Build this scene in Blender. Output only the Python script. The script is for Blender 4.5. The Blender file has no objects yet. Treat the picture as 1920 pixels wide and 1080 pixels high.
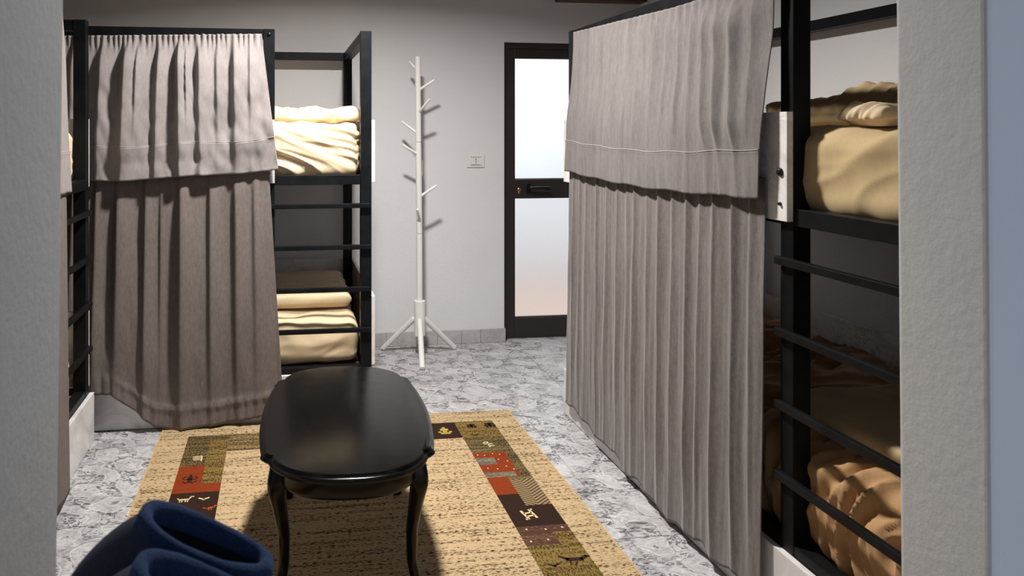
import bpy, bmesh, math, random
from mathutils import Vector, Matrix, noise
random.seed(7)
S = bpy.context.scene
C = S.collection
R = math.radians

# ------------------------------------------------------------------ camera
F, PX, PY, CAM_H = 1400.0, 720.0, 245.0, 1.47      # focal length / principal point in px of the 1920x1080 frame
YAW = math.atan(190 / 1400)
cam_d = bpy.data.cameras.new('camera')
cam = bpy.data.objects.new('camera', cam_d); C.objects.link(cam)
cam.location = (0, 0, CAM_H); cam.rotation_euler = (R(90), 0, -YAW)
cam_d.sensor_width = 36; cam_d.lens = F / 1920 * 36
cam_d.shift_x = (960 - PX) / 1920; cam_d.shift_y = -(540 - PY) / 1920
cam_d.clip_start = 0.05
cam_d.dof.use_dof = True; cam_d.dof.focus_distance = 3.9; cam_d.dof.aperture_fstop = 6.3
S.camera = cam

# ------------------------------------------------------------------ world, exposure, big lights
W = bpy.data.worlds.new('world'); S.world = W; W.use_nodes = True
W.node_tree.nodes['Background'].inputs[0].default_value = (0.80, 0.88, 1.0, 1)
W.node_tree.nodes['Background'].inputs[1].default_value = 0.95
S.view_settings.view_transform = 'Standard'; S.view_settings.look = 'None'
S.view_settings.gamma = 1; S.view_settings.use_curve_mapping = False
S.view_settings.exposure = 0.0
LAMP = (0.40, 3.02, 2.74); LAMP_W = 92.0; CORRIDOR_W = 40.0

def area(name, loc, size, power, col, rot=(0, 0, 0), shape='DISK'):
    l = bpy.data.lights.new(name, 'AREA'); l.shape = shape; l.size = size; l.energy = power; l.color = col
    o = bpy.data.objects.new(name, l); C.objects.link(o); o.location = loc; o.rotation_euler = rot
    return o
area('ceiling_lamp_light', LAMP, 0.20, LAMP_W, (1.0, 0.962, 0.925)).data.spread = R(158)
area('corridor_light', (2.0, 5.75, 2.66), 0.9, CORRIDOR_W, (0.92, 0.96, 1.0), shape='SQUARE')

# ------------------------------------------------------------------ materials
MATS = {}
class NT:
    def __init__(s, name, base=(.5, .5, .5), rough=.5, **kw):
        m = bpy.data.materials.new(name); m.use_nodes = True; s.m = m
        s.t = m.node_tree; s.n = s.t.nodes; s.l = s.t.links
        s.b = s.n['Principled BSDF']
        s.b.inputs['Base Color'].default_value = (*base, 1); s.b.inputs['Roughness'].default_value = rough
        for k, v in kw.items(): s.b.inputs[k.replace('_', ' ')].default_value = v
        MATS[name] = m
    def add(s, typ, ins=None, **kw):
        nd = s.n.new(typ)
        for k, v in kw.items(): setattr(nd, k, v)
        for k, v in (ins or {}).items():
            if isinstance(v, bpy.types.NodeSocket): s.l.new(v, nd.inputs[k])
            else: nd.inputs[k].default_value = v
        return nd
    def coord(s, kind='Object', scale=(1, 1, 1), rot=(0, 0, 0)):
        if kind == 'Position': src = s.add('ShaderNodeNewGeometry').outputs['Position']
        else: src = s.add('ShaderNodeTexCoord').outputs[kind]
        return s.add('ShaderNodeMapping', {'Vector': src, 'Scale': scale, 'Rotation': rot}).outputs[0]
    def noise(s, vec, scale, detail=3, rough=.5, dist=0):
        return s.add('ShaderNodeTexNoise', {'Vector': vec, 'Scale': scale, 'Detail': detail, 'Roughness': rough, 'Distortion': dist}).outputs[0]
    def ramp(s, fac, stops):
        r = s.add('ShaderNodeValToRGB', {'Fac': fac}); e = r.color_ramp.elements
        while len(e) < len(stops): e.new(.5)
        for i, (p, c) in enumerate(stops):
            e[i].position = p; e[i].color = (*c, 1) if len(c) == 3 else c
        return r.outputs[0]
    def mix(s, fac, a, b, blend='MIX'):
        n = s.add('ShaderNodeMix', data_type='RGBA', blend_type=blend)
        for i, v in ((0, fac), (6, a), (7, b)):
            if isinstance(v, bpy.types.NodeSocket): s.l.new(v, n.inputs[i])
            else: n.inputs[i].default_value = v if i == 0 or len(v) == 4 else (*v, 1)
        return n.outputs[2]
    def math(s, op, a, b=0.0, c=0.0):
        n = s.add('ShaderNodeMath', operation=op)
        for i, v in enumerate((a, b, c)):
            if isinstance(v, bpy.types.NodeSocket): s.l.new(v, n.inputs[i])
            else: n.inputs[i].default_value = v
        return n.outputs[0]
    def color(s, sock): s.l.new(sock, s.b.inputs['Base Color']); return s
    def bump(s, h, strength=.3, dist=.01):
        n = s.add('ShaderNodeBump', {'Height': h, 'Strength': strength, 'Distance': dist})
        s.l.new(n.outputs[0], s.b.inputs['Normal']); return s

def plaster(name, c1, c2):
    n = NT(name, c1, .85); p = n.coord('Position')
    n.color(n.mix(n.noise(p, 2.2, 5, .6), c1, c2))
    h = n.math('ADD', n.noise(p, 55, 4, .6), n.math('MULTIPLY', n.noise(p, 9, 3), 1.5))
    n.bump(h, .25, .006)
plaster('wall_paint', (.74, .735, .74), (.68, .675, .685))
plaster('hall_paint', (.60, .60, .59), (.54, .54, .53))
plaster('shade_grey_paint', (.385, .405, .42), (.345, .36, .378))  # shade put into the colour: left jamb darkened, unseen walls bounce less
plaster('daylit_blue_paint', (.80, .86, .95), (.75, .80, .90))  # cool daylight put into the pale blue of the hall-side face
plaster('corridor_paint', (.82, .83, .84), (.80, .81, .82))

n = NT('black_steel', (.006, .0065, .007), .42, Specular_IOR_Level=.13); p = n.coord('Position')
n.color(n.ramp(n.noise(p, 12, 4, .6), [(.3, (.004, .0045, .005)), (.75, (.010, .011, .0125))])); n.bump(n.noise(p, 160, 2), .08, .001)
n = NT('bolt_steel', (.03, .03, .03), .3, Metallic=.7)

def marble(name, c0, c1, c2):
    n = NT(name, c0, .28); p = n.coord('Position')
    big = n.ramp(n.noise(p, 5, 6, .65, 1.2), [(.35, c1), (.6, c0)])
    v = n.noise(p, 9, 8, .7, 2.5)
    vein = n.ramp(n.math('ABSOLUTE', n.math('SUBTRACT', v, .5)), [(.0, (1, 1, 1)), (.025, (.35, .35, .35)), (.06, (0, 0, 0))])
    msk = n.ramp(n.noise(p, 3.2, 2), [(.52, (0, 0, 0)), (.75, (.8, .8, .8))])
    n.color(n.mix(n.math('MULTIPLY', vein, msk), big, c2))
marble('marble_board', (.80, .78, .76), (.58, .56, .55), (.10, .095, .09))
marble('marble_skirting', (.50, .48, .47), (.38, .36, .355), (.20, .19, .18))

# floor tile: pale veined stone with dark flecks and embossed scrollwork
n = NT('floor_tile', (.6, .6, .6), .32); p = n.coord('Position'); o = n.coord('Object')
wob = n.add('ShaderNodeTexNoise', {'Vector': p, 'Scale': 7.0, 'Detail': 1.0}).outputs['Color']
wob = n.add('ShaderNodeVectorMath', {0: wob, 1: (.5, .5, .5)}, operation='SUBTRACT').outputs[0]
wob = n.add('ShaderNodeVectorMath', {0: wob, 1: (.11, .11, 0.0)}, operation='MULTIPLY').outputs[0]
o = n.add('ShaderNodeVectorMath', {0: o, 1: wob}, operation='ADD').outputs[0]
def ring(cx, cy, rad, wid):
    d = n.add('ShaderNodeVectorMath', {0: o, 1: (cx, cy, 0.0)}, operation='SUBTRACT').outputs[0]
    d = n.add('ShaderNodeVectorMath', {0: d, 1: (1.0, 1.0, 0.0)}, operation='MULTIPLY').outputs[0]
    L = n.add('ShaderNodeVectorMath', {0: d}, operation='LENGTH').outputs['Value']
    d = n.math('ABSOLUTE', n.math('SUBTRACT', L, rad))
    return n.math('SUBTRACT', 1.0, n.math('MINIMUM', n.math('DIVIDE', d, wid), 1.0))
band = None; line = None
for cx, cy, rad in ((-.175, -.175, .15), (.175, .175, .13), (.02, -.02, .045), (-.10, .115, .034), (.115, -.11, .030)):
    b = n.math('GREATER_THAN', ring(cx, cy, rad, .026), .05); band = b if band is None else n.math('MAXIMUM', band, b)
    e = n.math('MAXIMUM', ring(cx, cy, rad - .020, .0035), ring(cx, cy, rad + .020, .0035)); line = e if line is None else n.math('MAXIMUM', line, e)
g = n.noise(p, 7, 5, .6, .8)
base = n.ramp(g, [(.30, (.34, .335, .345)), (.52, (.52, .515, .515)), (.72, (.66, .65, .645))])
pa = n.coord('Position', scale=(1.0, 1.9, 1), rot=(0, 0, R(20)))
fleck = n.ramp(n.noise(pa, 19, 6, .74, 2.6), [(.495, (0, 0, 0)), (.53, (1, 1, 1))])
fm = n.ramp(n.noise(p, 6, 2), [(.30, (0.15, 0.15, 0.15)), (.50, (1, 1, 1))])
fl = n.math('MULTIPLY', n.math('MULTIPLY', fleck, fm), n.math('SUBTRACT', 1.0, n.math('MULTIPLY', band, .6)))
col = n.mix(n.math('MULTIPLY', band, .25), base, (.60, .595, .59))
col = n.mix(n.math('MULTIPLY', fl, .88), col, (.045, .042, .042))
col = n.mix(n.math('MULTIPLY', line, .5), col, (.80, .79, .78))
n.color(col)
n.bump(n.math('ADD', n.math('ADD', n.math('MULTIPLY', line, 1.0), n.math('MULTIPLY', band, .35)), n.math('MULTIPLY', fleck, -.25)), .6, .003)
n = NT('grout', (.36, .35, .34), .9)
n = NT('hall_floor', (.5, .49, .48), .4); p = n.coord('Position'); n.color(n.mix(n.noise(p, 6, 5), (.5, .49, .48), (.38, .37, .37)))
n = NT('terracotta', (.55, .20, .09), .6); p = n.coord('Position'); n.color(n.mix(n.noise(p, 8, 4), (.66, .49, .40), (.60, .44, .35)))
n = NT('dark_wood', (.06, .022, .014), .55); p = n.coord('Position', scale=(1, 12, 12)); n.color(n.ramp(n.noise(p, 5, 5, .6, .5), [(.3, (.035, .012, .008)), (.7, (.11, .035, .022))]))
n = NT('cabinet_wood', (.16, .09, .05), .5); p = n.coord('Object', scale=(2, 14, 14)); n.color(n.ramp(n.noise(p, 4, 5, .6, .6), [(.3, (.11, .06, .03)), (.7, (.22, .13, .07))]))

def cloth(name, c1, c2, weave=900, sheen=.35, rough=.9, streak=0):
    n = NT(name, c1, rough, Sheen_Weight=sheen, Sheen_Roughness=.45)
    o = n.coord('Object', scale=(1, 1, .35)); q = n.coord('Object')
    f = n.math('ADD', n.math('MULTIPLY', n.noise(o, 90, 4, .7), .6), n.math('MULTIPLY', n.noise(q, 260, 2, .6), .4))
    if streak:
        st = n.coord('Object', scale=(1, 1, .06)); f = n.math('ADD', n.math('MULTIPLY', f, .6), n.math('MULTIPLY', n.noise(st, 30, 4, .7), .4))
    n.color(n.ramp(f, [(.34, c2), (.66, c1)]))
    n.bump(n.noise(q, weave, 2, .7), .25, .0012)
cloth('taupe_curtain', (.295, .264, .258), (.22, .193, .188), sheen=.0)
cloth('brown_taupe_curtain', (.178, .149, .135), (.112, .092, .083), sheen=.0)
cloth('velvet_curtain', (.185, .158, .145), (.065, .053, .048), sheen=.3, streak=1)
cloth('velvet_valance', (.20, .178, .172), (.10, .087, .084), sheen=.15, streak=1)
cloth('cream_sheet', (.76, .61, .40), (.70, .55, .35), sheen=.1, weave=500)
cloth('ochre_sheet', (.56, .42, .22), (.50, .365, .185), sheen=.1, weave=500)
cloth('tan_duvet', (.50, .29, .13), (.43, .25, .11), sheen=.1, weave=500)
n = NT('thread', (.40, .37, .36), .8)

# woven rug
def weave(name, bg, fg, lo, hi, sx=70, sy=230, det=3):
    n = NT(name, bg, .95, Specular_IOR_Level=.1); p = n.coord('Position', scale=(sx, sy, 1))
    f = n.noise(p, 1.0, det, .65); rw = n.noise(n.coord('Position', scale=(2.5, 45, 1)), 1.0, 3, .6)
    k = n.ramp(n.math('ADD', f, n.math('MULTIPLY', n.math('SUBTRACT', rw, .5), .45)), [(lo, (0, 0, 0)), (hi, (1, 1, 1))])
    p2 = n.coord('Position', scale=(3, 9, 1)); v = n.noise(p2, 1.0, 3)
    bgv = n.mix(v, bg, tuple(min(1, c * 1.22) for c in bg))
    n.color(n.mix(k, bgv, fg)); n.bump(f, .5, .002)
weave('rug_beige', (.43, .312, .175), (.06, .034, .014), .54, .575, 60, 190, 4)
weave('rug_brown_fleck', (.035, .020, .012), (.30, .205, .085), .50, .55, 90, 260)
weave('rug_weave_olive', (.16, .11, .042), (.022, .014, .007), .46, .53, 120, 150)
weave('rug_khaki', (.20, .132, .038), (.045, .027, .009), .44, .60, 210, 60)
weave('rug_khaki_grey', (.155, .112, .047), (.035, .024, .011), .44, .56, 150, 110)
weave('rug_red', (.185, .030, .008), (.12, .018, .005), .55, .7, 120, 120)
weave('rug_brown', (.024, .012, .008), (.04, .021, .013), .55, .7, 100, 100)
weave('rug_stripe', (.060, .030, .020), (.23, .13, .07), .56, .62, 60, 300)
weave('rug_grey_stripe', (.085, .075, .06), (.30, .22, .12), .54, .6, 60, 300)
n = NT('rug_chevron', (.2, .14, .06), .95); p = n.coord('Position')
sp = n.add('ShaderNodeSeparateXYZ', {0: p}); tri = n.math('PINGPONG', n.math('SUBTRACT', sp.outputs[0], .94), .052)
w = n.math('FRACT', n.math('DIVIDE', n.math('ADD', sp.outputs[1], n.math('MULTIPLY', tri, .8)), .019))
n.color(n.mix(n.math('GREATER_THAN', w, .5), (.30, .205, .085), (.045, .024, .014)))
NT('motif_cream', (.62, .50, .28), .95, Specular_IOR_Level=.1); NT('motif_gold', (.42, .30, .08), .95, Specular_IOR_Level=.1); NT('motif_dark', (.030, .017, .011), .95, Specular_IOR_Level=.1)
NT('motif_red', (.38, .075, .02), .95, Specular_IOR_Level=.1); NT('rug_binding', (.50, .31, .12), .95)

n = NT('table_lacquer', (.0035, .0035, .0035), .2, Specular_IOR_Level=.27); p = n.coord('Position')
n.l.new(n.ramp(n.noise(p, 30, 2, .5), [(.3, (.19, .19, .19)), (.8, (.24, .24, .24))]), n.b.inputs['Roughness'])
NT('white_lacquer', (.80, .79, .77), .35)
n = NT('door_brown', (.022, .016, .013), .42); p = n.coord('Position'); n.color(n.mix(n.noise(p, 3, 3), (.026, .018, .015), (.016, .013, .012)))
NT('handle_black', (.006, .006, .005), .25); NT('brass', (.65, .48, .2), .3, Metallic=1.0)
n = NT('frosted_glass', (.93, .95, .96), .55, Transmission_Weight=1.0, IOR=1.2)
NT('plastic_white', (.72, .71, .69), .4); NT('plastic_dark', (.02, .02, .02), .5)
n = NT('navy_felt', (.012, .040, .12), .95, Sheen_Weight=.3, Sheen_Roughness=.5); p = n.coord('Object')
n.b.inputs['Sheen Tint'].default_value = (.15, .35, .8, 1)
n.color(n.ramp(n.noise(p, 220, 3, .7), [(.3, (.001, .009, .038)), (.7, (.004, .032, .115))])); n.bump(n.noise(p, 330, 3, .7), .9, .004)
n = NT('navy_knit', (.012, .026, .07), .7); p = n.coord('Object'); n.color(n.ramp(n.noise(p, 120, 3, .7), [(.3, (.006, .012, .034)), (.7, (.014, .026, .06))])); n.bump(n.noise(p, 500, 2), .4, .002)
NT('dark_lining', (.004, .006, .012), 1.0); NT('sole_rubber', (.02, .022, .03), .8)
n = NT('lamp_glass', (.9, .88, .84), .4); n.b.inputs['Emission Color'].default_value = (1, .92, .82, 1); n.b.inputs['Emission Strength'].default_value = 3

# ------------------------------------------------------------------ helpers
def tag(o, label=None, cat=None, group=None, kind=None):
    for k, v in (('label', label), ('category', cat), ('group', group), ('kind', kind)):
        if v: o[k] = v
    return o
def empty(name, loc=(0, 0, 0), rz=0):
    o = bpy.data.objects.new(name, None); C.objects.link(o); o.location = loc; o.rotation_euler = (0, 0, rz)
    o.empty_display_size = .1
    return o
def mobj(name, me, mat=None, parent=None, smooth=False):
    if isinstance(me, bmesh.types.BMesh):
        b = me; me = bpy.data.meshes.new(name); b.to_mesh(me); b.free()
    if mat:
        for m in (mat if isinstance(mat, (list, tuple)) else [mat]): me.materials.append(MATS[m])
    if smooth: me.polygons.foreach_set('use_smooth', [True] * len(me.polygons))
    o = bpy.data.objects.new(name, me); C.objects.link(o)
    if parent: o.parent = parent
    return o
def bx(bm, x0, x1, y0, y1, z0, z1, bev=0):
    r = bmesh.ops.create_cube(bm, size=1, matrix=Matrix.Translation(((x0 + x1) / 2, (y0 + y1) / 2, (z0 + z1) / 2)) @ Matrix.Diagonal((x1 - x0, y1 - y0, z1 - z0, 1)))
    if bev:
        es = {e for v in r['verts'] for e in v.link_edges}
        bmesh.ops.bevel(bm, geom=list(es), offset=bev, segments=2, affect='EDGES', profile=.5)
def box(name, mat, parent, x0, x1, y0, y1, z0, z1, bev=0, smooth=False):
    bm = bmesh.new(); bx(bm, x0, x1, y0, y1, z0, z1, bev); return mobj(name, bm, mat, parent, smooth)
def prism(bm, pts, axis_fn):
    """loft of closed rings: pts is a list of rings (lists of Vector)"""
    rings = [[bm.verts.new(p) for p in r] for r in pts]; k = len(rings[0])
    for a, b in zip(rings, rings[1:]):
        for i in range(k): bm.faces.new((a[i], a[(i + 1) % k], b[(i + 1) % k], b[i]))
    bm.faces.new(rings[0][::-1]); bm.faces.new(rings[-1])
    return rings
def rod(bm, a, b, r0, r1=None, seg=14, cap=.0):
    a, b = Vector(a), Vector(b); r1 = r0 if r1 is None else r1
    d = (b - a).normalized(); u = d.orthogonal().normalized(); v = d.cross(u)
    L = (b - a).length; sts = [(0, r0 * .85), (min(.003, L * .1), r0), (L - min(.003, L * .1), r1), (L, r1 * .85)]
    prism(bm, [[a + d * s + (u * math.cos(t) + v * math.sin(t)) * r for t in [2 * math.pi * i / seg for i in range(seg)]] for s, r in sts], None)
def grid_mesh(name, fn, ns, nt, s0=0, s1=1, t0=0, t1=1):
    vs = [fn(s0 + (s1 - s0) * i / ns, t0 + (t1 - t0) * j / nt) for j in range(nt + 1) for i in range(ns + 1)]
    fs = [(j * (ns + 1) + i, j * (ns + 1) + i + 1, (j + 1) * (ns + 1) + i + 1, (j + 1) * (ns + 1) + i) for j in range(nt) for i in range(ns)]
    me = bpy.data.meshes.new(name); me.from_pydata(vs, [], fs); me.update(); return me
def fixn(o):
    bm = bmesh.new(); bm.from_mesh(o.data); bmesh.ops.recalc_face_normals(bm, faces=bm.faces); bm.to_mesh(o.data); bm.free(); return o
def smoothstep(a, b, x):
    t = min(1, max(0, (x - a) / (b - a))); return t * t * (3 - 2 * t)
def interp(tab, x):
    if x <= tab[0][0]: return tab[0][1]
    for (a, va), (b, vb) in zip(tab, tab[1:]):
        if x <= b: return va + (vb - va) * (x - a) / (b - a)
    return tab[-1][1]

# ------------------------------------------------------------------ the room
YB, XL, XR, YF0, YF1, CEIL = 5.05, -1.96, 2.53, 1.107, 1.30, 2.85
JL, JR = -0.364, 1.1776
def struct(o): o['kind'] = 'structure'; return o
fl = struct(box('floor', 'grout', None, XL, XR, YF1 - .25, YB + .12, -.10, -.0025))
T = .35; X0, Y0 = -.865, 3.25
shared = None
def tile_mesh(w, h):
    bm = bmesh.new(); bx(bm, -w / 2 + .0013, w / 2 - .0013, -h / 2 + .0013, h / 2 - .0013, -.012, 0, .0012)
    me = bpy.data.meshes.new('tile'); bm.to_mesh(me); bm.free(); me.materials.append(MATS['floor_tile']); return me
for i in range(-4, 11):
    for j in range(-6, 7):
        xa, ya = X0 + i * T, Y0 + j * T
        x0, x1, y0, y1 = max(xa, XL), min(xa + T, XR), max(ya, YF1 - .2), min(ya + T, YB + .1)
        if x1 - x0 < .03 or y1 - y0 < .03: continue
        if abs(x1 - x0 - T) < 1e-4 and abs(y1 - y0 - T) < 1e-4:
            if shared is None: shared = tile_mesh(T, T)
            me = shared
        else: me = tile_mesh(x1 - x0, y1 - y0)
        o = bpy.data.objects.new('tile', me); C.objects.link(o); o.parent = fl; o.location = ((x0 + x1) / 2, (y0 + y1) / 2, 0)

DX0, DX1, DTOP = 1.532, 2.44, 2.09          # door opening in the back wall
bm = bmesh.new(); bx(bm, XL - .1, DX0, YB, YB + .16, -.1, 3.1); bx(bm, DX1, XR + .1, YB, YB + .16, -.1, 3.1); bx(bm, DX0, DX1, YB, YB + .16, DTOP, 3.1)
struct(mobj('wall_back', bm, 'wall_paint'))
struct(box('wall_left', 'shade_grey_paint', None, XL - .1, XL, YF0, YB, -.1, 3.1))  # unseen wall, coloured dark so it returns less fill to the bunks
struct(box('wall_right', 'wall_paint', None, XR, XR + .1, YF0 - .0, YB, -.1, 3.1))
def lean(name, x_edge, x_out, y0, y1, z0, z1, slope, mat):
    bm = bmesh.new(); e0 = x_edge + slope * (z0 - 1.2); e1 = x_edge + slope * (z1 - 1.2)
    v = [bm.verts.new(q) for q in ((e0, y0, z0), (x_out, y0, z0), (x_out, y1, z0), (e0, y1, z0), (e1, y0, z1), (x_out, y0, z1), (x_out, y1, z1), (e1, y1, z1))]
    for f in ((0, 1, 2, 3), (4, 5, 6, 7), (0, 1, 5, 4), (1, 2, 6, 5), (2, 3, 7, 6), (3, 0, 4, 7)): bm.faces.new([v[i] for i in f])
    bmesh.ops.recalc_face_normals(bm, faces=bm.faces)
    ed = [e for e in bm.edges if abs(e.verts[0].co.z - e.verts[1].co.z) > 1 and abs(e.verts[0].co.x - x_out) > .01]
    bmesh.ops.bevel(bm, geom=ed, offset=.012, segments=4, affect='EDGES', profile=.5)
    return struct(mobj(name, bm, mat))
wfr = lean('wall_front_right', JR, XR, YF0, YF1, -.1, 2.2, -.0093, ['hall_paint', 'daylit_blue_paint', 'shade_grey_paint'])
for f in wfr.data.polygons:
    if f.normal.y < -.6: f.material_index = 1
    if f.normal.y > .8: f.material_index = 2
lean('wall_front_left', JL - .12, XL, YF0, YF1, -.1, 2.2, 0, 'shade_grey_paint')
struct(box('wall_front_lintel', 'shade_grey_paint', None, XL, XR, YF0, YF1, 2.2, 3.1))
struct(box('ceiling', 'dark_wood', None, XL - .1, XR + .1, YF0 - 2.8, YB + .16, CEIL, CEIL + .1))
struct(box('trim_1', 'dark_wood', None, 1.90, XR, YB - .12, YB, 2.374, 2.50))
# entrance hall on the camera side (open behind the camera to the daylight)
lean('wall_hall_left', JL, JL - .12, -1.7, YF1, -.1, 2.2, .0111, 'shade_grey_paint')
struct(box('wall_hall_left_upper', 'hall_paint', None, JL - .12, JL, -1.7, YF0, 2.2, CEIL))
struct(box('wall_hall_right', 'hall_paint', None, 2.4, 2.5, -1.7, YF0, -.1, CEIL))
struct(box('floor_hall', 'hall_floor', None, JL - .12, 2.5, -1.7, YF1 - .25, -.1, 0))
# corridor behind the frosted door
struct(box('floor_corridor', 'terracotta', None, .9, 3.2, YB + .16, 6.9, -.1, 0))
struct(box('wall_corridor_back', 'corridor_paint', None, .9, 3.2, 6.9, 7.0, -.1, 2.7))
struct(box('wall_corridor_left', 'corridor_paint', None, .8, .9, YB + .16, 7.0, -.1, 2.7))
struct(box('wall_corridor_right', 'corridor_paint', None, 3.2, 3.3, YB + .16, 7.0, -.1, 2.7))
struct(box('ceiling_corridor', 'corridor_paint', None, .8, 3.3, YB + .16, 7.0, 2.7, 2.8))
# skirting of stone pieces along the back wall
sk = struct(box('baseboard_back', 'grout', None, .48, DX0 + .004, YB - .007, YB, 0, .092))
xs = [.48, .70, .93, 1.055, 1.225, 1.36, DX0 + .006]
for a, b in zip(xs, xs[1:]):
    box('skirting_tile', 'marble_skirting', sk, a + .001, b - .001, YB - .017, YB - .004, .001, .094, .0015)
# door
dr = struct(empty('door_1', (DX0, YB + .085, 0)))
w = DX1 - DX0
for nm, a in (('door_frame', (0, .035, -.04, .05, 0, DTOP)), ('door_frame', (w - .035, w, -.04, .05, 0, DTOP)), ('door_frame', (.035, w - .035, -.04, .05, DTOP - .04, DTOP)),
              ('stile', (.037, .092, -.03, .02, .004, DTOP - .042)), ('stile', (w - .092, w - .037, -.03, .02, .004, DTOP - .042)),
              ('rail', (.092, w - .092, -.03, .02, DTOP - .104, DTOP - .042)), ('rail', (.092, w - .092, -.03, .02, .995, 1.125)), ('rail', (.092, w - .092, -.03, .02, .004, .146))):
    box(nm, 'door_brown', dr, *a, .003)
for z0, z1 in ((.146, .995), (1.125, DTOP - .104)):
    box('pane', 'frosted_glass', dr, .088, w - .088, -.008, -.001, z0 - .006, z1 + .006)
    for a in ((.092, .098, z0, z1), (w - .098, w - .092, z0, z1), (.098, w - .098, z0, z0 + .006), (.098, w - .098, z1 - .006, z1)):
        box('glazing_bead', 'door_brown', dr, a[0], a[1], -.022, -.008, a[2], a[3])
hd = mobj('handle', bmesh.new(), 'handle_black', dr)
bm = bmesh.new(); bx(bm, .175, .212, -.042, -.030, 1.025, 1.095, .004); rod(bm, (.193, -.03, 1.068), (.193, -.085, 1.068), .010)
bx(bm, .186, .325, -.098, -.078, 1.058, 1.078, .005); bx(bm, .30, .335, -.098, -.078, 1.045, 1.072, .006)
bm.to_mesh(hd.data); bm.free()
bm = bmesh.new(); rod(bm, (.125, -.03, 1.053), (.125, -.040, 1.053), .013); rod(bm, (.125, -.03, 1.033), (.125, -.038, 1.033), .008); mobj('keyhole', bm, 'brass', dr)
# wall socket
ws = tag(empty('wall_socket', (1.326, YB, 1.259)), 'white plastic wall socket plate between the coat stand and the door', 'socket')
box('plate', 'plastic_white', ws, -.062, .062, -.010, 0, -.044, .044, .004)
ins = box('insert', 'plastic_white', ws, -.037, .037, -.0125, -.009, -.025, .025, .001)
for z in (-.0285, .026): box('gap', 'plastic_dark', ws, -.036, .036, -.0113, -.0095, z, z + .0022)
bm = bmesh.new()
for z in (-.012, 0, .012): rod(bm, (0, -.012, z), (0, -.0132, z), .0034 if z < .01 else .0042, seg=10)
mobj('socket_hole', bm, 'plastic_dark', ins)
# ceiling lamp (above the frame)
cl = tag(empty('ceiling_lamp', (LAMP[0], LAMP[1], CEIL)), 'round white ceiling lamp above the rug', 'lamp')
bm = bmesh.new(); rod(bm, (0, 0, 0), (0, 0, -.07), .13, .14, 32); mobj('housing', bm, 'white_lacquer', cl)
bm = bmesh.new(); rod(bm, (0, 0, -.07), (0, 0, -.085), .125, .115, 32); mobj('diffuser', bm, 'lamp_glass', cl)

# ------------------------------------------------------------------ bunk beds
L, PW, BT = 2.25, .056, .018
def make_bunk(D, loc, rz, label):
    r = tag(empty('bunk_bed', loc, rz), label, 'bunk bed', 'black steel bunk beds')
    st, mb = 'black_steel', 'marble_board'
    y0 = .02; xa, xb = BT, L - BT                       # posts between the end boards
    lp = L - .512 - PW                                  # ladder post
    top = 1.985
    for x, y in ((xa, y0), (lp, y0), (xb - PW, y0), (xa, D - PW), (xb - PW, D - PW)):
        box('post', st, r, x, x + PW, y, y + PW, 0, top, .002)
    box('top_rail', st, r, xa + PW, lp, y0 + .003, y0 + .05, top - .05, top - .001, .002)
    box('top_rail', st, r, xa + PW, xb - PW, D - PW + .003, D - .003, top - .05, top - .001, .002)
    for x in (xa, xb - PW): box('end_rail', st, r, x + .003, x + PW - .003, y0 + PW, D - PW, top - .05, top - .001, .002)
    for z0, z1 in ((1.193, 1.243), (.215, .262)):
        box('bed_beam', st, r, lp + PW, xb - PW, y0 + .002, y0 + .05, z0, z1, .002)
        box('bed_beam', st, r, xa + PW, lp, y0 + .002, y0 + .05, z0, z1, .002)
        box('bed_beam', st, r, xa + PW, xb - PW, D - .05, D - .002, z0, z1, .002)
        for x in (xa, xb - PW): box('bed_beam', st, r, x + .003, x + .05, y0 + PW, D - PW, z0, z1, .002)
        box('bed_base', 'cabinet_wood', r, xa + .05, xb - .05, y0 + .052, D - .052, z0 + .012, z0 + .028)
    for z in (1.086, .874, .658, .449): box('rung', st, r, lp - .004, xb - .006, 0, y0, z - .012, z + .012, .003)
    box('guard_board', mb, r, 0, lp + PW, 0, y0, 1.205, 1.525, .0012)
    for z0, z1 in ((1.205, 1.525), (.265, .618)):
        box('end_board', mb, r, 0, BT, y0 + .001, D, z0, z1, .0012); box('end_board', mb, r, L - BT, L, y0 + .001, D, z0, z1, .0012)
        box('back_board', mb, r, BT, L - BT, D, D + .016, z0, z1, .0012)
    box('kick_board', mb, r, 0, L, 0, y0, .004, .232, .0012)
    def bolt(x, y, z, rr=.014):
        bm = bmesh.new(); rod(bm, (x, y, z), (x, y - .008, z), rr, rr * .7, 14); mobj('bolt', bm, 'bolt_steel', r, True)
    bolt(lp + PW / 2, 0, 1.348, .013); bolt(lp + PW / 2, 0, 1.255, .006); bolt(lp + PW / 2, y0, 1.958, .010); bolt(xa + PW / 2, 0, 1.348, .013)
    return r
FB = ((-1.778, 3.80, 0), 0); RB = ((1.45, 3.728, 0), -math.pi / 2); LB = ((-.885, 3.69 - L, 0), math.pi / 2)
make_bunk(1.17, *FB, 'black steel bunk bed along the back wall, left of the white coat stand')
make_bunk(1.05, *RB, 'black steel bunk bed on the right, beside the doorway edge')
make_bunk(1.05, *LB, 'black steel bunk bed mostly hidden behind the left doorway edge')

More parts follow.
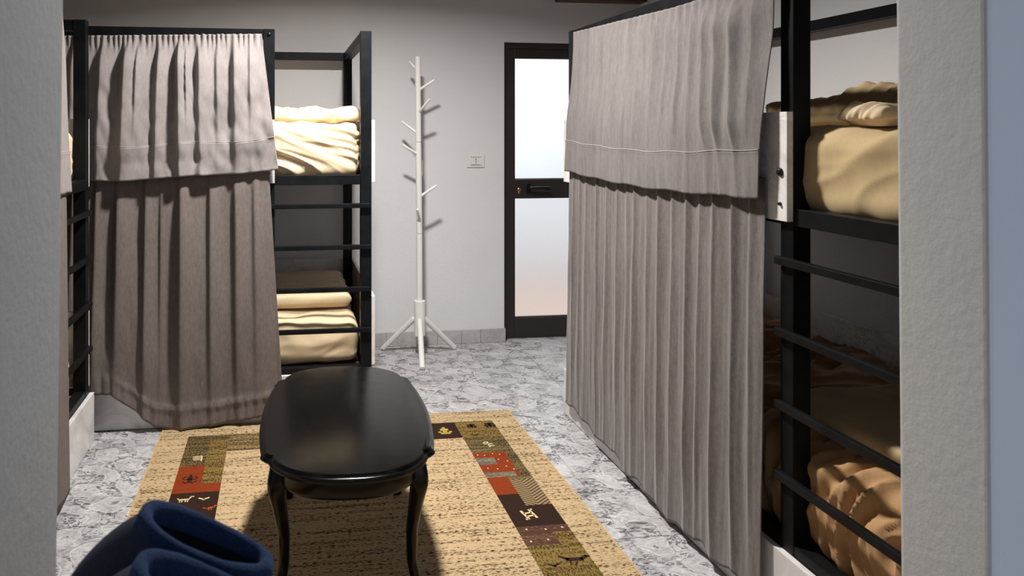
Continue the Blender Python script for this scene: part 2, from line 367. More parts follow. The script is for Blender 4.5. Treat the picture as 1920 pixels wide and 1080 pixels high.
# ------------------------------------------------------------------ curtains
def fold(x, x0, w, amp, k=.22):
    """an asymmetric pleat: steep on its low-x side, easing off on the other"""
    d = x - x0
    return amp * (math.exp(-(d / w) ** 1.5) if d > 0 else math.exp(-((d / (w * k)) ** 2)))
def curtain(name, place, mat, label, xl, xr, zt, zb, off, split, ns=220, nt=70, group='room curtains', hemname='hem', ridge=.003):
    """xl/xr(t): side edges; zt/zb(s): top and bottom; off(x,s,t): distance out from the bed; split(s): fraction where the hem starts"""
    o = tag(empty(name, *place), label, 'curtain', group)
    def P(s, t):
        x = xl(t) * (1 - s) + xr(t) * s
        z = zt(s) * (1 - t) + zb(s) * t
        return (x, -off(x, s, t), z)
    def body(s, q): return P(s, q * (split(s) + (.03 if ridge else 0)))
    def hem(s, q):
        t = split(s) + (1 - split(s)) * q; p = P(s, t)
        return (p[0], p[1] - ridge * (1 - smoothstep(0, .1, q)) - (.001 if ridge else 0), p[2])
    for nm, fn, n2 in ((('fabric', body, nt), (hemname, hem, 16)) if ridge else (('fabric', P, nt),)):
        c = mobj(nm, grid_mesh(nm, fn, ns, n2), mat, o, True)
        m = c.modifiers.new('thickness', 'SOLIDIFY'); m.thickness = .0025; m.offset = 0
    if not ridge: return o
    bm = bmesh.new(); prev = None                               # stitched seam thread
    for i in range(ns + 1):
        s = i / ns; p = Vector(hem(s, 0)); p.y -= .0012
        cur = [bm.verts.new(p + Vector(q)) for q in ((0, -.001, .0012), (0, -.001, -.0012), (0, .001, -.0012), (0, .001, .0012))]
        if prev:
            for k in range(4): bm.faces.new((prev[k], prev[(k + 1) % 4], cur[(k + 1) % 4], cur[k]))
        prev = cur
    mobj('seam', bm, 'thread' if 'valance' in mat or mat == 'taupe_curtain' else mat, o)
    return o
U = lambda u: -.923 + (u - 168) * .002541 + 1.778      # photo column on the back bunk's curtain plane -> bunk x
N = lambda x, y, z=0: noise.noise(Vector((x, y, z)))

# back bunk, upper curtain
fu = [(238, .110, .062, .0), (259, .03, .016, 1), (192, .08, .034, .0), (298, .060, .036, .2), (333, .070, .056, .0), (347, .02, .014, 1), (372, .080, .040, .2), (405, .06, .016, .6), (438, .080, .032, .3),
      (468, .05, .012, .7), (140, .06, .03, 0), (95, .07, .035, 0), (40, .05, .025, 0), (-20, .07, .03, 0), (-80, .06, .03, 0), (-120, .04, .02, 0)]
def off_fu(x, s, t):
    spread = (1 - .16 * t)
    g = .007 * (math.sin(x * 2 * math.pi / .026 + 5 * N(x * 11, 0)) + .6 * N(x * 70, 3)) * (1 - smoothstep(.0, .09 + .10 * (N(x * 30, 1) + .5), t))
    h = 0
    for u, w, a, die in fu:
        sl = U(u) - .02 * t * (1 if u < 300 else -.6)
        h += fold(x, sl, w * (.7 + .6 * t), a * smoothstep(0, .25, t) * (1 - die * smoothstep(.35, .75, t))) * (1 - .35 * smoothstep(.78, .9, t))
    h += (.016 * N(x * 9 + t * 2.5, t * 2.2, 3) + .006 * N(x * 22 - t * 5, t * 7, 6)) * smoothstep(.1, .5, t)
    return .026 + .010 * t + g + .14 * (1 - math.exp(-max(h, 0) * 1.9 / .14)) + min(h, 0) * .5
curtain('bunk_curtain', FB, 'taupe_curtain', 'short gathered upper curtain of the back bunk, pale taupe with a wide hem',
        lambda t: .03, lambda t: U(490) + (U(523) - U(490)) * t, lambda s: 1.908 + .045 * s + .004 * N(s * 90, 5), lambda s: 1.222 + .054 * s ** 3 + .004 * math.sin(s * 19),
        off_fu, lambda s: .765 + .006 * math.sin(s * 23), ns=420, nt=80)
# back bunk, lower curtain
fb = [(222, .07, .030, 0), (272, .05, .028, 0), (300, .03, .010, .6), (338, .075, .050, 0), (392, .05, .024, .2), (440, .06, .030, .1), (476, .05, .016, .4), (182, .05, .02, 0), (140, .06, .03, 0), (85, .06, .03, 0), (20, .06, .03, 0), (-60, .06, .03, 0)]
def off_fl(x, s, t):
    h = 0
    for u, w, a, die in fb:
        sl = U(u) + .03 * t * ((u - 330) / 200)
        h += fold(x, sl, w * (.8 + .5 * t), a * (.55 + .45 * smoothstep(0, .3, t)) * (1 - die * smoothstep(.4, .8, t)), .3) * (1 - .45 * smoothstep(.7, .95, t))
    h += .012 * N(x * 8 + t, t * 2.5, 8) + .004 * N(x * 24, t * 7, 8) * t + .010 * smoothstep(.9, .94, t) * abs(N(x * 22, 2))
    h += .006 * math.exp(-((t - .925) / .012) ** 2) * (1 + 1.2 * N(x * 38, 4)) * smoothstep(U(200), U(260), x)
    e = smoothstep(U(500), U(528), x) * .030                      # free edge turning back to the bed
    return max(.006, .012 + .022 * t + (.25 + .75 * smoothstep(0, .14, t)) * (.11 * (1 - math.exp(-max(h, 0) * 1.6 / .11)) + min(h, 0) * .5) - e)
lowz = [(.0, .10), (.47, .20), (.53, .195), (.59, .112), (.645, .026), (.69, .010), (.83, .024), (.96, .056), (1.0, .075)]
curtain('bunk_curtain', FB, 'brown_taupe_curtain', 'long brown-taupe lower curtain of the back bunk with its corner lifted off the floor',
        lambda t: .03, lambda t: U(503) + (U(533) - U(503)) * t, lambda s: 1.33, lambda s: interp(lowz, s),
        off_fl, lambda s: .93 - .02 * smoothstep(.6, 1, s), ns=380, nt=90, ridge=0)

# right bunk: bunk x runs from the far end towards the camera
def crest(x, pts, t):
    h = 0
    for x0, w, a, dr in pts:
        d = (x - x0 - dr * t); h += a * math.exp(-(abs(d) / w) ** 1.3)
    return h
rnd = random.Random(3)
ru = [(1.50, .038, .030, .07), (1.41, .033, .028, .07), (1.33, .03, .024, .07), (1.60, .03, .012, .02), (1.25, .03, .014, .02), (1.17, .025, .012, .01), (1.08, .03, .010, 0), (.98, .025, .009, 0), (.86, .03, .008, 0), (.74, .03, .007, 0), (.6, .03, .006, 0), (.45, .03, .006, 0), (.3, .03, .006, 0), (.18, .03, .006, 0)]
def off_ru(x, s, t):
    h = crest(x, ru, t) * smoothstep(0, .2, t) * (1 - .7 * smoothstep(.62, .8, t)) + .003 * N(x * 30, t * 3) + .004 * N(x * 7, t * 4, 5)
    g = .003 * math.sin(x * 2 * math.pi / .05) * (1 - smoothstep(.02, .12, t))
    return .010 + .026 * smoothstep(.2, .75, t) + h + g
curtain('bunk_curtain', RB, 'velvet_valance', 'short upper curtain of the right bunk, mauve grey with a wide stitched hem',
        lambda t: .165 - .05 * t, lambda t: 1.700 - .04 * t, lambda s: 1.962 - .034 * min(1, s * 1.6), lambda s: 1.266 - .022 * math.sin(math.pi * s) + .003 * math.sin(31 * s),
        off_ru, lambda s: .775 + .012 * math.sin(math.pi * s), ns=420, nt=70)
rl = []
for Y, a in ((3.56, .010), (3.48, .012), (3.40, .010), (3.28, .014), (3.17, .014), (3.06, .016), (2.97, .010), (2.90, .020), (2.80, .012), (2.70, .022), (2.60, .014), (2.50, .024), (2.42, .012), (2.33, .026), (2.22, .028), (2.14, .012)):
    rl.append((3.728 - Y, .011 + rnd.random() * .009, a * .62, rnd.uniform(-.01, .02)))
def off_rl(x, s, t):
    h = crest(x, rl, t) * (1 - .55 * smoothstep(.75, 1, t)) + .004 * N(x * 14, t * 5, 5) + .002 * N(x * 45, t * 4, 9)
    return .008 + .020 * t + h
hemr = [(0, .095), (.07, .10), (.15, .088), (.27, .066), (.37, .082), (.43, .036), (.5, .052), (.57, .042), (.62, .022), (.72, .034), (.80, .058), (.83, .034), (.91, .062), (1, .05)]
curtain('bunk_curtain', RB, 'velvet_curtain', 'long crushed brown-taupe lower curtain of the right bunk reaching almost to the floor',
        lambda t: .105 - .01 * t, lambda t: 1.655 - .0 * t, lambda s: 1.33, lambda s: interp(hemr, s) - .006 * math.sin(s * 60),
        off_rl, lambda s: .955, ns=460, nt=100, ridge=0)
# left bunk
def off_lu(x, s, t): return .02 + .02 * t + .018 * smoothstep(0, .3, t) * (N(x * 12, t * .5, 2) + .5)
curtain('bunk_curtain', LB, 'taupe_curtain', 'short upper curtain of the left bunk, a sliver beside the left doorway edge',
        lambda t: .03, lambda t: 1.66 + .03 * t, lambda s: 1.955, lambda s: 1.235 - .012 * s, off_lu, lambda s: .775, ns=160, nt=40)
def off_ll(x, s, t): return .012 + .02 * t + .022 * (N(x * 11, t * .5, 7) + .5)
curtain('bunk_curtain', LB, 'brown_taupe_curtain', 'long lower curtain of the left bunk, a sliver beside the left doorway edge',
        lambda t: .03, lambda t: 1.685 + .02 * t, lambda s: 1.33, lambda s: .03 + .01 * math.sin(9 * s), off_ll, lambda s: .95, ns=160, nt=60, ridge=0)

# ------------------------------------------------------------------ bedding
def rbox(name, mat, parent, lx, ly, lz, r, nx, ny, nz, fn, loc=(0, 0, 0)):
    """rounded soft box, origin at its bottom centre; fn(point, normal) -> displacement along the normal"""
    bm = bmesh.new(); h = Vector((lx / 2, ly / 2, lz / 2)); cache = {}
    def vert(p):
        k = (round(p[0], 5), round(p[1], 5), round(p[2], 5))
        if k in cache: return cache[k]
        q = Vector([max(-(h[i] - r), min(h[i] - r, p[i])) for i in range(3)]); d = Vector(p) - q
        nrm = d.normalized() if d.length > 1e-9 else Vector((0, 0, 1))
        c = q + nrm * min(r, max(d.length, r) if d.length > 1e-9 else 0)
        c += nrm * fn(c + Vector((0, 0, h.z)), nrm)
        cache[k] = bm.verts.new(c + Vector((0, 0, h.z)) + Vector(loc)); return cache[k]
    nn = (nx, ny, nz)
    for ax in range(3):
        u, v = (ax + 1) % 3, (ax + 2) % 3
        for sg in (-1, 1):
            def pt(i, j):
                p = [0, 0, 0]; p[ax] = sg * h[ax]; p[u] = -h[u] + 2 * h[u] * i / nn[u]; p[v] = -h[v] + 2 * h[v] * j / nn[v]; return p
            for i in range(nn[u]):
                for j in range(nn[v]):
                    f = [vert(pt(i, j)), vert(pt(i + 1, j)), vert(pt(i + 1, j + 1)), vert(pt(i, j + 1))]
                    if sg < 0: f.reverse()
                    if len(set(f)) == 4: bm.faces.new(f)
    return mobj(name, bm, mat, parent, True)
def wr(seed, ang, f_along, f_across, amp, amp2=.006):
    ca, sa = math.cos(ang), math.sin(ang)
    def fn(p, nrm):
        al = p.x * ca + p.z * sa; ac = -p.x * sa + p.z * ca + p.y * .7
        wpx = .06 * N(p.x * 3, p.z * 3 + p.y * 3, seed)
        v = N(al * f_along, (ac + wpx) * f_across, seed)
        v2 = N(al * f_along * 2.3, (ac + wpx) * f_across * 2.1, seed + 9)
        ridge = (1 - abs(v) * 2.2); ridge2 = (1 - abs(v2) * 2.2)
        return amp * ridge * .7 + amp * .4 * ridge2 + amp2 * N(p.x * 9, p.y * 9, p.z * 9 + seed)
    return fn
def place(name, P, x, y, z, label, cat, group):
    """thing placed in bunk coordinates"""
    loc, rz = P; m = Matrix.Translation(loc) @ Matrix.Rotation(rz, 4, 'Z') @ Vector((x, y, z))
    return tag(empty(name, m, rz), label, cat, group)
def bed(P, D, z, h, mat, label, fn, front=.035, nx=150, x0=.085, x1=None, nz=26):
    x1 = x1 or L - .085
    m = place('mattress', P, (x0 + x1) / 2, (front + D - .06) / 2, z, label, 'mattress', 'bunk mattresses')
    ly = D - .06 - front
    rbox('sheet', mat, m, x1 - x0, ly, h, .05, nx, 26, nz, fn)
    return m
def rump(p, nrm):
    a = N(p.x * 6 + .6 * p.z, p.y * 6, 31) ; v = N(p.x * 15 + 3 * N(p.z * 4, p.x * 3, 5), p.z * 5 + p.y * 6, 33)
    return .02 * a + .030 * (1 - abs(v) * 2.4)
ZU, ZLW = 1.236, .258
bed(FB, 1.17, ZU, .262, 'cream_sheet', 'bright cream sheeted mattress on the upper berth of the back bunk', wr(3, R(-17), 1.4, 13, .022, .008), front=.075, nx=260, nz=40)
bed(FB, 1.17, ZLW, .22, 'cream_sheet', 'cream sheeted mattress on the lower berth of the back bunk', wr(5, R(4), 2.5, 7, .008, .010), front=.075, nx=220, nz=30)
bed(RB, 1.05, ZU, .225, 'ochre_sheet', 'ochre sheeted mattress on the upper berth of the right bunk', wr(8, R(24), 1.6, 5, .022, .010), front=.075, nx=200, nz=30)
bed(RB, 1.05, ZLW, .26, 'tan_duvet', 'rumpled tan sheeted mattress on the lower berth of the right bunk', rump, front=.085, nx=240, nz=40)
bed(LB, 1.05, ZU, .24, 'cream_sheet', 'cream mattress on the upper berth of the left bunk', wr(12, R(-8), 2, 7, .012, .006), front=.075)
bed(LB, 1.05, ZLW, .20, 'cream_sheet', 'cream mattress on the lower berth of the left bunk', wr(14, R(6), 2, 7, .010, .006), front=.085)
def blanket(P, x, y, z, lx, ly, lz, mat, label, fn, nx=90, ny=60, nz=14, name='blanket', rot=0, cat='blanket', r=None):
    b = place(name, P, x, y, z, label, cat, 'bunk blankets'); b.rotation_euler.z += rot
    rbox('cover', mat, b, lx, ly, lz, r or min(lz * .48, .06), nx, ny, nz, lambda p, q: fn(p, q) * (1 - smoothstep(.1, .5, -q.z)))
    return b
_hw = wr(25, R(70), 6, 16, .014, .012)
def heap(p, nrm):
    return _hw(p, nrm) + max(0, nrm.z) * (-.11 * smoothstep(.10, -.5, p.x) - .02 + .03 * N(p.x * 6, p.y * 6, 4) + .006 * math.sin(p.x * 90 + p.y * 40))
blanket(FB, 1.93, .55, ZU + .272, .50, .70, .06, 'cream_sheet', 'rumpled cream blanket bunched on the upper berth of the back bunk', wr(21, R(30), 6, 10, .024, .03))
blanket(FB, 1.66, .66, ZLW + .235, .98, .72, .075, 'cream_sheet', 'folded cream blanket on the lower berth of the back bunk', wr(22, R(3), 1.2, 9, .012, .008))
blanket(RB, 1.35, .78, ZU + .246, 1.10, .42, .17, 'ochre_sheet', 'ribbed ochre blanket heaped at the back of the right upper berth', heap, r=.075)
blanket(RB, 1.865, .20, ZU + .246, .15, .14, .055, 'cream_sheet', 'small scrunched cream pillowcase on the right upper berth', wr(26, R(40), 12, 22, .014, .014), nx=50, ny=40)
blanket(RB, 1.80, .50, ZLW + .294, .72, .62, .055, 'ochre_sheet', 'flat ochre blanket on the tan mattress of the right lower berth', wr(36, R(10), 3, 6, .006, .008))

# ------------------------------------------------------------------ coat stand
cs = tag(empty('coat_stand', (.882, 4.79, 0)), 'white wooden coat stand with angled pegs and three legs by the back wall', 'coat stand')
def part(name, mat, parent, *rods, smooth=True, seg=16):
    bm = bmesh.new()
    for a in rods: rod(bm, *a, seg=seg)
    return mobj(name, bm, mat, parent, smooth)
def shade(o):
    m = o.modifiers.new('edges', 'EDGE_SPLIT'); m.split_angle = R(40); return o
wl = 'white_lacquer'
shade(part('pole', wl, cs, ((-.006, 0, 1.395), (-.010, 0, 1.953), .019), seg=24))
shade(part('pole', wl, cs, ((0, 0, .80), (-.006, 0, 1.393), .0195), seg=24))
shade(part('pole', wl, cs, ((.002, 0, .20), (0, 0, .798), .0205), seg=24))
shade(part('collar', wl, cs, ((.002, 0, .135), (.002, 0, .365), .037), seg=24))
for x, y in ((-.035, -.29), (-.215, .165), (.262, .12)):
    d = Vector((x, y, 0)).normalized() * .034
    shade(part('leg', wl, cs, ((d.x, d.y, .245), (x, y, .012), .018)))
for x0, z0, x1, z1, dy in ((-.012, 1.86, -.057, 1.925, .05), (.014, 1.741, .095, 1.80, -.03), (.007, 1.60, .052, 1.672, -.085), (-.02, 1.455, -.105, 1.53, .07), (-.018, 1.315, -.115, 1.38, -.02), (.016, 1.185, .03, 1.275, .08), (.012, 1.04, .11, 1.113, -.02), (-.004, .89, -.028, .968, -.09)):
    sg = dy * .15
    shade(part('peg', wl, cs, ((x0 - .2 * (x1 - x0), sg, z0 - .1 * (z1 - z0)), (x1, dy, z1), .0095, .0085)))

# ------------------------------------------------------------------ rug
rg = bmesh.new(); RX0, RX1, RY0, RY1, RZ = -.575, 1.165, 1.46, 3.785, .009
pat = []   # (x0,x1,y0,y1,material) later entries win
def P_(m, x0, x1, y0, y1): pat.append((x0, x1, y0, y1, m))
xa, xb, xc, xd = -.445, -.253, .85, 1.045; yt0, yt1 = 3.47, 3.66
P_('rug_brown_fleck', xb, .35, yt0, yt1); P_('rug_khaki', .35, .70, yt0, yt1); P_('rug_brown', .70, xc, yt0, yt1)
P_('rug_weave_olive', xa, xb, 3.335, yt1); P_('rug_khaki', -.338, xb, 3.165, 3.61); P_('rug_red', xa, -.335, 3.09, 3.335); P_('rug_red', -.335, xb, 3.09, 3.165)
P_('rug_brown', xa, xb, 2.82, 3.09); P_('rug_stripe', xa, xb, 2.68, 2.82); P_('rug_khaki', xa, xb, 2.30, 2.68); P_('rug_red', xa, xb, 2.10, 2.30); P_('rug_brown', xa, xb, 1.60, 2.10)
P_('rug_khaki', xc, xd, 3.40, yt1); P_('rug_khaki_grey', xc, xd, 3.04, 3.45); P_('rug_red', xc, 1.0, 3.055, 3.297); P_('rug_grey_stripe', xc, .935, 3.175, 3.245); P_('rug_grey_stripe', xc, .985, 3.055, 3.10)
P_('rug_khaki_grey', .94, xd, 2.96, 3.055); P_('rug_chevron', .94, xd, 2.81, 3.025); P_('rug_red', xc, .94, 2.905, 3.055); P_('rug_brown', xc, .94, 2.66, 2.905); P_('rug_brown', .94, xd, 2.66, 2.81)
P_('rug_stripe', xc, xd, 2.534, 2.66); P_('rug_khaki', .975, xd, 2.534, 2.612); P_('rug_khaki', xc, xd, 2.20, 2.534); P_('rug_red', xc, xd, 1.98, 2.20); P_('rug_brown', xc, xd, 1.60, 1.98)
P_('rug_brown_fleck', xb, xc, 1.60, 1.79)
mats = ['rug_beige'] + sorted({q[4] for q in pat}) + ['motif_cream', 'motif_gold', 'motif_dark', 'motif_red', 'rug_binding']
gx = sorted({RX0, RX1} | {v for q in pat for v in q[:2]}); gy = sorted({RY0, RY1} | {v for q in pat for v in q[2:4]})
vv = {(i, j): rg.verts.new((x, y, RZ)) for i, x in enumerate(gx) for j, y in enumerate(gy)}
for i in range(len(gx) - 1):
    for j in range(len(gy) - 1):
        f = rg.faces.new((vv[i, j], vv[i + 1, j], vv[i + 1, j + 1], vv[i, j + 1])); cx, cy = (gx[i] + gx[i + 1]) / 2, (gy[j] + gy[j + 1]) / 2; mt = 'rug_beige'
        for x0, x1, y0, y1, m in pat:
            if x0 < cx < x1 and y0 < cy < y1: mt = m
        f.material_index = mats.index(mt)
def rb(x0, x1, y0, y1, z0, z1, m):
    k = len(rg.faces); bx(rg, x0, x1, y0, y1, z0, z1); rg.faces.ensure_lookup_table()
    for f in rg.faces[k:]: f.material_index = mats.index(m)
b_ = .007
rb(RX0 - b_, RX0, RY0 - b_, RY1 + b_, .001, RZ - .001, 'rug_binding'); rb(RX1, RX1 + b_, RY0 - b_, RY1 + b_, .001, RZ - .001, 'rug_binding')
rb(RX0, RX1, RY0 - b_, RY0, .001, RZ - .001, 'rug_binding'); rb(RX0, RX1, RY1, RY1 + b_, .001, RZ - .001, 'rug_binding')
def motif(cx, cy, m, bars, rot=0, sc=1):
    """woven figure from short bars (x, y, length, width, angle)"""
    for x, y, l, w, a in bars:
        a = R(a); c, s = math.cos(a), math.sin(a); cr, sr = math.cos(R(rot)), math.sin(R(rot)); vs = []
        for dx, dy in ((-l / 2, -w / 2), (l / 2, -w / 2), (l / 2, w / 2), (-l / 2, w / 2)):
            px, py = (x + dx * c - dy * s) * sc, (y + dx * s + dy * c) * sc
            vs.append(rg.verts.new((cx + px * cr - py * sr, cy + px * sr + py * cr, RZ + .0006)))
        rg.faces.new(vs).material_index = mats.index(m)
animal = [(0, 0, .036, .010, 0), (-.014, -.010, .004, .018, 0), (-.006, -.010, .004, .018, 0), (.006, -.010, .004, .018, 0), (.014, -.010, .004, .018, 0), (.020, .010, .006, .020, -25), (.027, .020, .014, .006, 0), (-.021, .006, .004, .014, 30)]
bird = [(0, 0, .040, .014, 20), (.020, .014, .022, .010, 60), (-.024, -.002, .026, .008, -15), (.028, .022, .012, .006, 0), (-.006, -.016, .004, .018, 10), (.006, -.016, .004, .018, -10)]
vee = [(-.010, .004, .026, .008, -30), (.010, .004, .026, .008, 30), (0, -.004, .010, .010, 45)]
beetle = [(0, 0, .018, .048, 0), (0, .004, .050, .006, 0), (-.022, .018, .020, .006, 60), (.022, .018, .020, .006, -60), (-.018, -.020, .024, .006, -50), (.018, -.020, .024, .006, 50), (0, .03, .01, .02, 0)]
hfig = [(-.017, 0, .010, .066, 0), (.017, 0, .010, .066, 0), (0, .010, .034, .009, 0), (0, -.012, .034, .009, 0), (.024, .03, .014, .008, 0), (-.024, -.03, .014, .008, 0)]
cross = [(0, 0, .008, .060, 0), (0, .008, .044, .008, 0), (.010, -.012, .030, .007, 0), (-.014, .024, .022, .007, 40)]
vase = [(0, -.02, .040, .014, 0), (0, -.006, .018, .022, 0), (0, .016, .034, .018, 0), (0, .034, .014, .014, 0), (-.022, -.006, .012, .012, 0), (.022, -.006, .012, .012, 0)]
comb = [(-.002, .022, .040, .006, 8), (-.004, .010, .034, .006, 8), (-.004, -.002, .034, .006, 8), (-.002, -.014, .028, .006, 8), (.018, -.002, .007, .050, 0)]
tree = [(0, 0, .010, .05, 0), (0, .016, .044, .020, 0), (0, -.004, .052, .016, 0), (-.016, -.02, .012, .016, 0), (.016, -.02, .012, .016, 0)]
motif(-.376, 3.408, 'motif_cream', comb); motif(-.385, 3.205, 'motif_dark', beetle, 0, 1.15); 
motif(-.387, 3.035, 'motif_cream', animal, 0, 1.1); motif(-.310, 3.030, 'motif_cream', vee); motif(-.278, 2.957, 'motif_red', bird, 0, .8); motif(-.39, 2.90, 'motif_cream', vee)
motif(.781, 3.555, 'motif_gold', vase, 0, 1.2); motif(.925, 3.60, 'motif_dark', tree, 0, .9); motif(1.018, 3.60, 'motif_dark', tree, 0, 1.1); motif(.915, 3.493, 'motif_dark', vee)
motif(.95, 3.379, 'motif_cream', cross, 0, 1.0); motif(.929, 2.743, 'motif_cream', hfig, 12, 1.0); motif(.985, 2.435, 'motif_dark', bird, -25, 1.5); motif(.905, 2.408, 'motif_dark', vee, 0, 1.0)
for x, y in ((.87, 3.275), (.90, 3.268), (.94, 3.28), (.97, 3.27), (.95, 3.22), (.985, 3.20), (.965, 3.15), (.99, 3.12), (.88, 3.14), (.92, 3.13)): motif(x, y, 'motif_cream', [(0, 0, .006, .008, 0)])
for x, y in ((.885, 2.64), (.955, 2.632), (1.02, 2.638), (.875, 2.56), (.94, 2.565)): motif(x, y, 'motif_cream', [(0, 0, .007, .009, 0)])
rug = tag(mobj('rug', rg, mats), 'beige flecked woven rug with a patchwork border of brown, olive and red figures', 'rug')

# ------------------------------------------------------------------ coffee table
tb = tag(empty('coffee_table', (.222, 2.655, RZ), R(-3.2)), 'black lacquered oval coffee table with curved legs on the beige rug', 'coffee table')
HL, SH, WS, WC = .512, .315, .272, .297       # half length, shoulder position, shoulder and middle half widths
def outline(inset, n=72):
    pts = []
    hl, ws, wc = HL - inset, WS - inset, WC - inset
    q = []                                          # one quadrant, from the middle of the long side to the end
    for i in range(11): y = SH * i / 10; q.append((wc - (wc - ws) * (i / 10) ** 2, y))
    q += [(ws + .002, SH + .012), (ws - .012, SH + .030)]
    a0 = ws - .024; y0 = SH + .036
    for i in range(0, 15):
        a = (math.pi / 2) * i / 14; q.append((a0 * math.cos(a) ** .82 if i < 14 else 0, y0 + (hl - y0) * math.sin(a) ** 1.25))
    right = q; left = [(-x, y) for x, y in q[::-1]][1:]
    top = right + left; bot = [(-x, -y) for x, y in top][1:-1]
    return [(x, y) for x, y in top] + bot
TZ = .475 - RZ
def lathe_outline(prof, name, mat, parent):
    bm = bmesh.new(); rings = [[Vector((x, y, z)) for x, y in outline(ins)] for ins, z in prof]
    prism(bm, rings, None); bmesh.ops.recalc_face_normals(bm, faces=bm.faces)
    o = mobj(name, bm, mat, parent, True); return shade(o)
lathe_outline([(.030, TZ - .034), (.012, TZ - .032), (.002, TZ - .026), (0, TZ - .019), (.005, TZ - .013), (.010, TZ - .011), (.012, TZ - .006), (.016, TZ - .001), (.021, TZ)], 'tabletop', 'table_lacquer', tb)
lathe_outline([(.060, TZ - .095), (.046, TZ - .092), (.040, TZ - .080), (.040, TZ - .034)], 'apron', 'table_lacquer', tb)
def leg(sx, sy):
    bm = bmesh.new(); rings = []; d = Vector((sx * .75, sy * .66, 0)).normalized(); base = Vector((sx * (WS - .062), sy * (SH + .005), 0)); hgt = TZ - .034
    prof = [(0, .006, .019), (.02, .012, .021), (.045, .004, .017), (.10, -.012, .0165), (.20, -.012, .019), (.29, .004, .024), (.345, .016, .030), (.38, .014, .034), (.41, .002, .037), (hgt, 0, .037)]
    zs = [i / 26 * hgt for i in range(27)]
    for z in zs:
        o = interp([(a, b) for a, b, c in prof], z); r = interp([(a, c) for a, b, c in prof], z); sq = smoothstep(.3, .42, z)
        ring = []
        for k in range(16):
            a = 2 * math.pi * k / 16; c, s = math.cos(a), math.sin(a); m = 1 / max(abs(c), abs(s)) * .88
            f = 1 + (m - 1) * sq * .8
            ring.append(base + d * o + Vector((c * r * f, s * r * f, z)))
        rings.append(ring)
    prism(bm, rings, None); bmesh.ops.recalc_face_normals(bm, faces=bm.faces)
    o = mobj('leg', bm, 'table_lacquer', tb, True); m = o.modifiers.new('smooth', 'SUBSURF'); m.levels = m.render_levels = 1
for sx in (-1, 1):
    for sy in (-1, 1): leg(sx, sy)
bm = bmesh.new(); rnd = random.Random(5)     # small carved rosette on the front apron edge
for k in range(7):
    a = k / 6 * 2 - 1; bmesh.ops.create_icosphere(bm, subdivisions=2, radius=.0045 - .001 * abs(a), matrix=Matrix.Translation((a * .020, -HL + .004 + .003 * abs(a), TZ - .018)))
mobj('carving', bm, 'table_lacquer', tb, True)

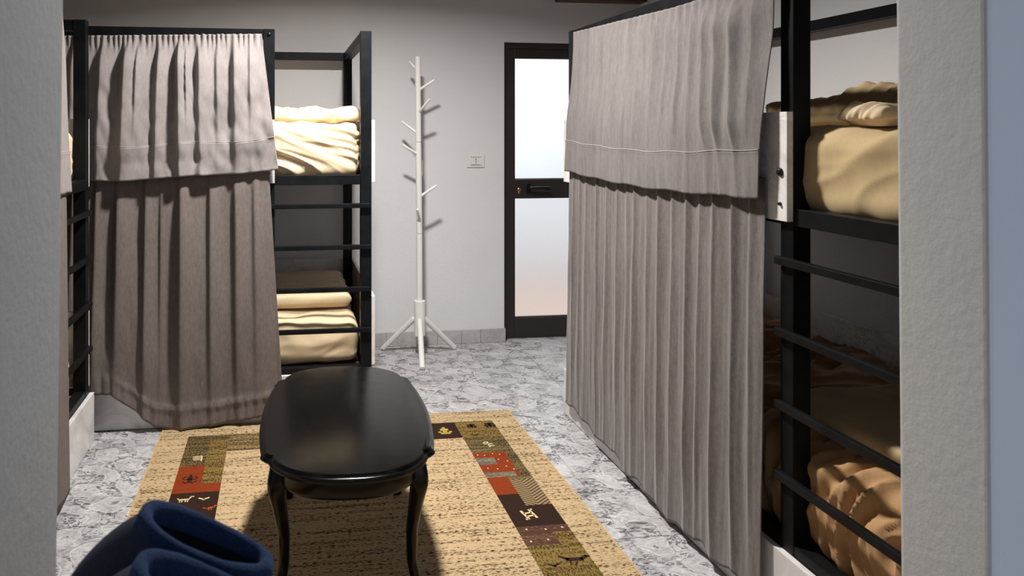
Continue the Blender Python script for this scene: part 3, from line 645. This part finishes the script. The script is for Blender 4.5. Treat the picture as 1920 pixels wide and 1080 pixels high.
# ------------------------------------------------------------------ shoe cabinet (below the frame) and felt slippers
SZ = .838
ca = tag(empty('shoe_cabinet', (-.15, .915, 0)), 'low brown wooden shoe cabinet carrying the blue slippers', 'cabinet')
box('top', 'cabinet_wood', ca, -.20, .20, -.14, .14, SZ - .022, SZ, .003)
for a in ((-.19, -.172, -.13, .13), (.172, .19, -.13, .13), (-.172, .172, .115, .13)): box('panel', 'cabinet_wood', ca, *a, .03, SZ - .022)
dd = box('door', 'cabinet_wood', ca, -.170, .170, -.135, -.118, .05, SZ - .03, .003); bm = bmesh.new(); rod(bm, (.12, -.135, .45), (.12, -.16, .45), .012); mobj('knob', bm, 'brass', dd, True)
def slipper(loc, rz, label):
    o = tag(empty('slipper', loc, rz), label, 'slipper', 'blue felt slippers'); n1 = 64
    def sole(a):                                   # foot outline, toe at -x
        c, s = math.cos(a), math.sin(a); x = .135 * c
        w = .044 + .010 * smoothstep(.10, -.08, x)
        return Vector((x, math.copysign(abs(s) ** .8, s) * w, 0))
    def rim(a):
        c, s = math.cos(a), math.sin(a); x = .052 + .077 * c
        return Vector((x, .040 * math.copysign(abs(s) ** .85, s), .098 - .036 * c + .006 * c * c))
    def wall(s, t):
        a = 2 * math.pi * s; A, B = rim(a), sole(a); k = math.sin(t * math.pi / 2); b = 1 - math.cos(t * math.pi / 2)
        toe = smoothstep(.3, 1, -math.cos(a)); b = b * (1 - toe * .0); k = k ** (1 + .4 * toe)
        p = A.lerp(B, k); p.z = .012 + (A.z - .012) * (1 - b) ** (1 + .5 * toe * (1 - t)) ; out = Vector((0, 1, 0)) * .008 * math.sin(math.pi * t) * math.copysign(1, math.sin(a)) * (abs(math.sin(a)) ** .5)
        return p + out
    def inner(s, t):
        a = 2 * math.pi * s; A = rim(a); c = Vector((.03, 0, 0)); p = A.lerp(Vector((c.x + (A.x - c.x) * 1.05, A.y * .9, .02)), t)
        if t > .85: p = p.lerp(Vector((.04, 0, .02)), (t - .85) / .15)
        return p
    m = mobj('upper', grid_mesh('upper', wall, n1, 24), 'navy_knit', o, True)
    ln = mobj('lining', grid_mesh('lining', inner, n1, 14), 'dark_lining', o, True)
    bm = bmesh.new(); rings = []
    for i in range(n1):
        a = 2 * math.pi * i / n1; p = rim(a); q = rim(a + .02); d = (q - p).normalized(); rad = (p - Vector((.052, 0, p.z))); rad = (rad - d * rad.dot(d)).normalized(); up = d.cross(rad).normalized()
        if up.z < 0: up = -up
        R_ = .0115 + .0015 * N(i * .3, 1)
        rings.append([bm.verts.new(p + rad * R_ * math.cos(t) * .85 + up * (R_ * 1.3 * math.sin(t)) - Vector((0, 0, .004))) for t in [2 * math.pi * k / 12 for k in range(12)]])
    for i in range(n1):
        A_, B_ = rings[i], rings[(i + 1) % n1]
        for k in range(12): bm.faces.new((A_[k], A_[(k + 1) % 12], B_[(k + 1) % 12], B_[k]))
    bmesh.ops.recalc_face_normals(bm, faces=bm.faces); mobj('felt_cuff', bm, 'navy_felt', o, True)
    bm = bmesh.new(); prism(bm, [[sole(2 * math.pi * k / n1) * f + Vector((0, 0, z)) for k in range(n1)] for z, f in ((0, .97), (.003, 1.02), (.012, 1.02), (.014, .98))], None)
    bmesh.ops.recalc_face_normals(bm, faces=bm.faces); mobj('sole', bm, 'sole_rubber', o, True)
    return o
slipper((-.150, .99, SZ), R(-4), 'navy blue felt slipper with a thick cuff, the farther of the pair')
slipper((-.135, .872, SZ), R(-4), 'navy blue felt slipper with a thick cuff, the nearer one cut by the lower edge')
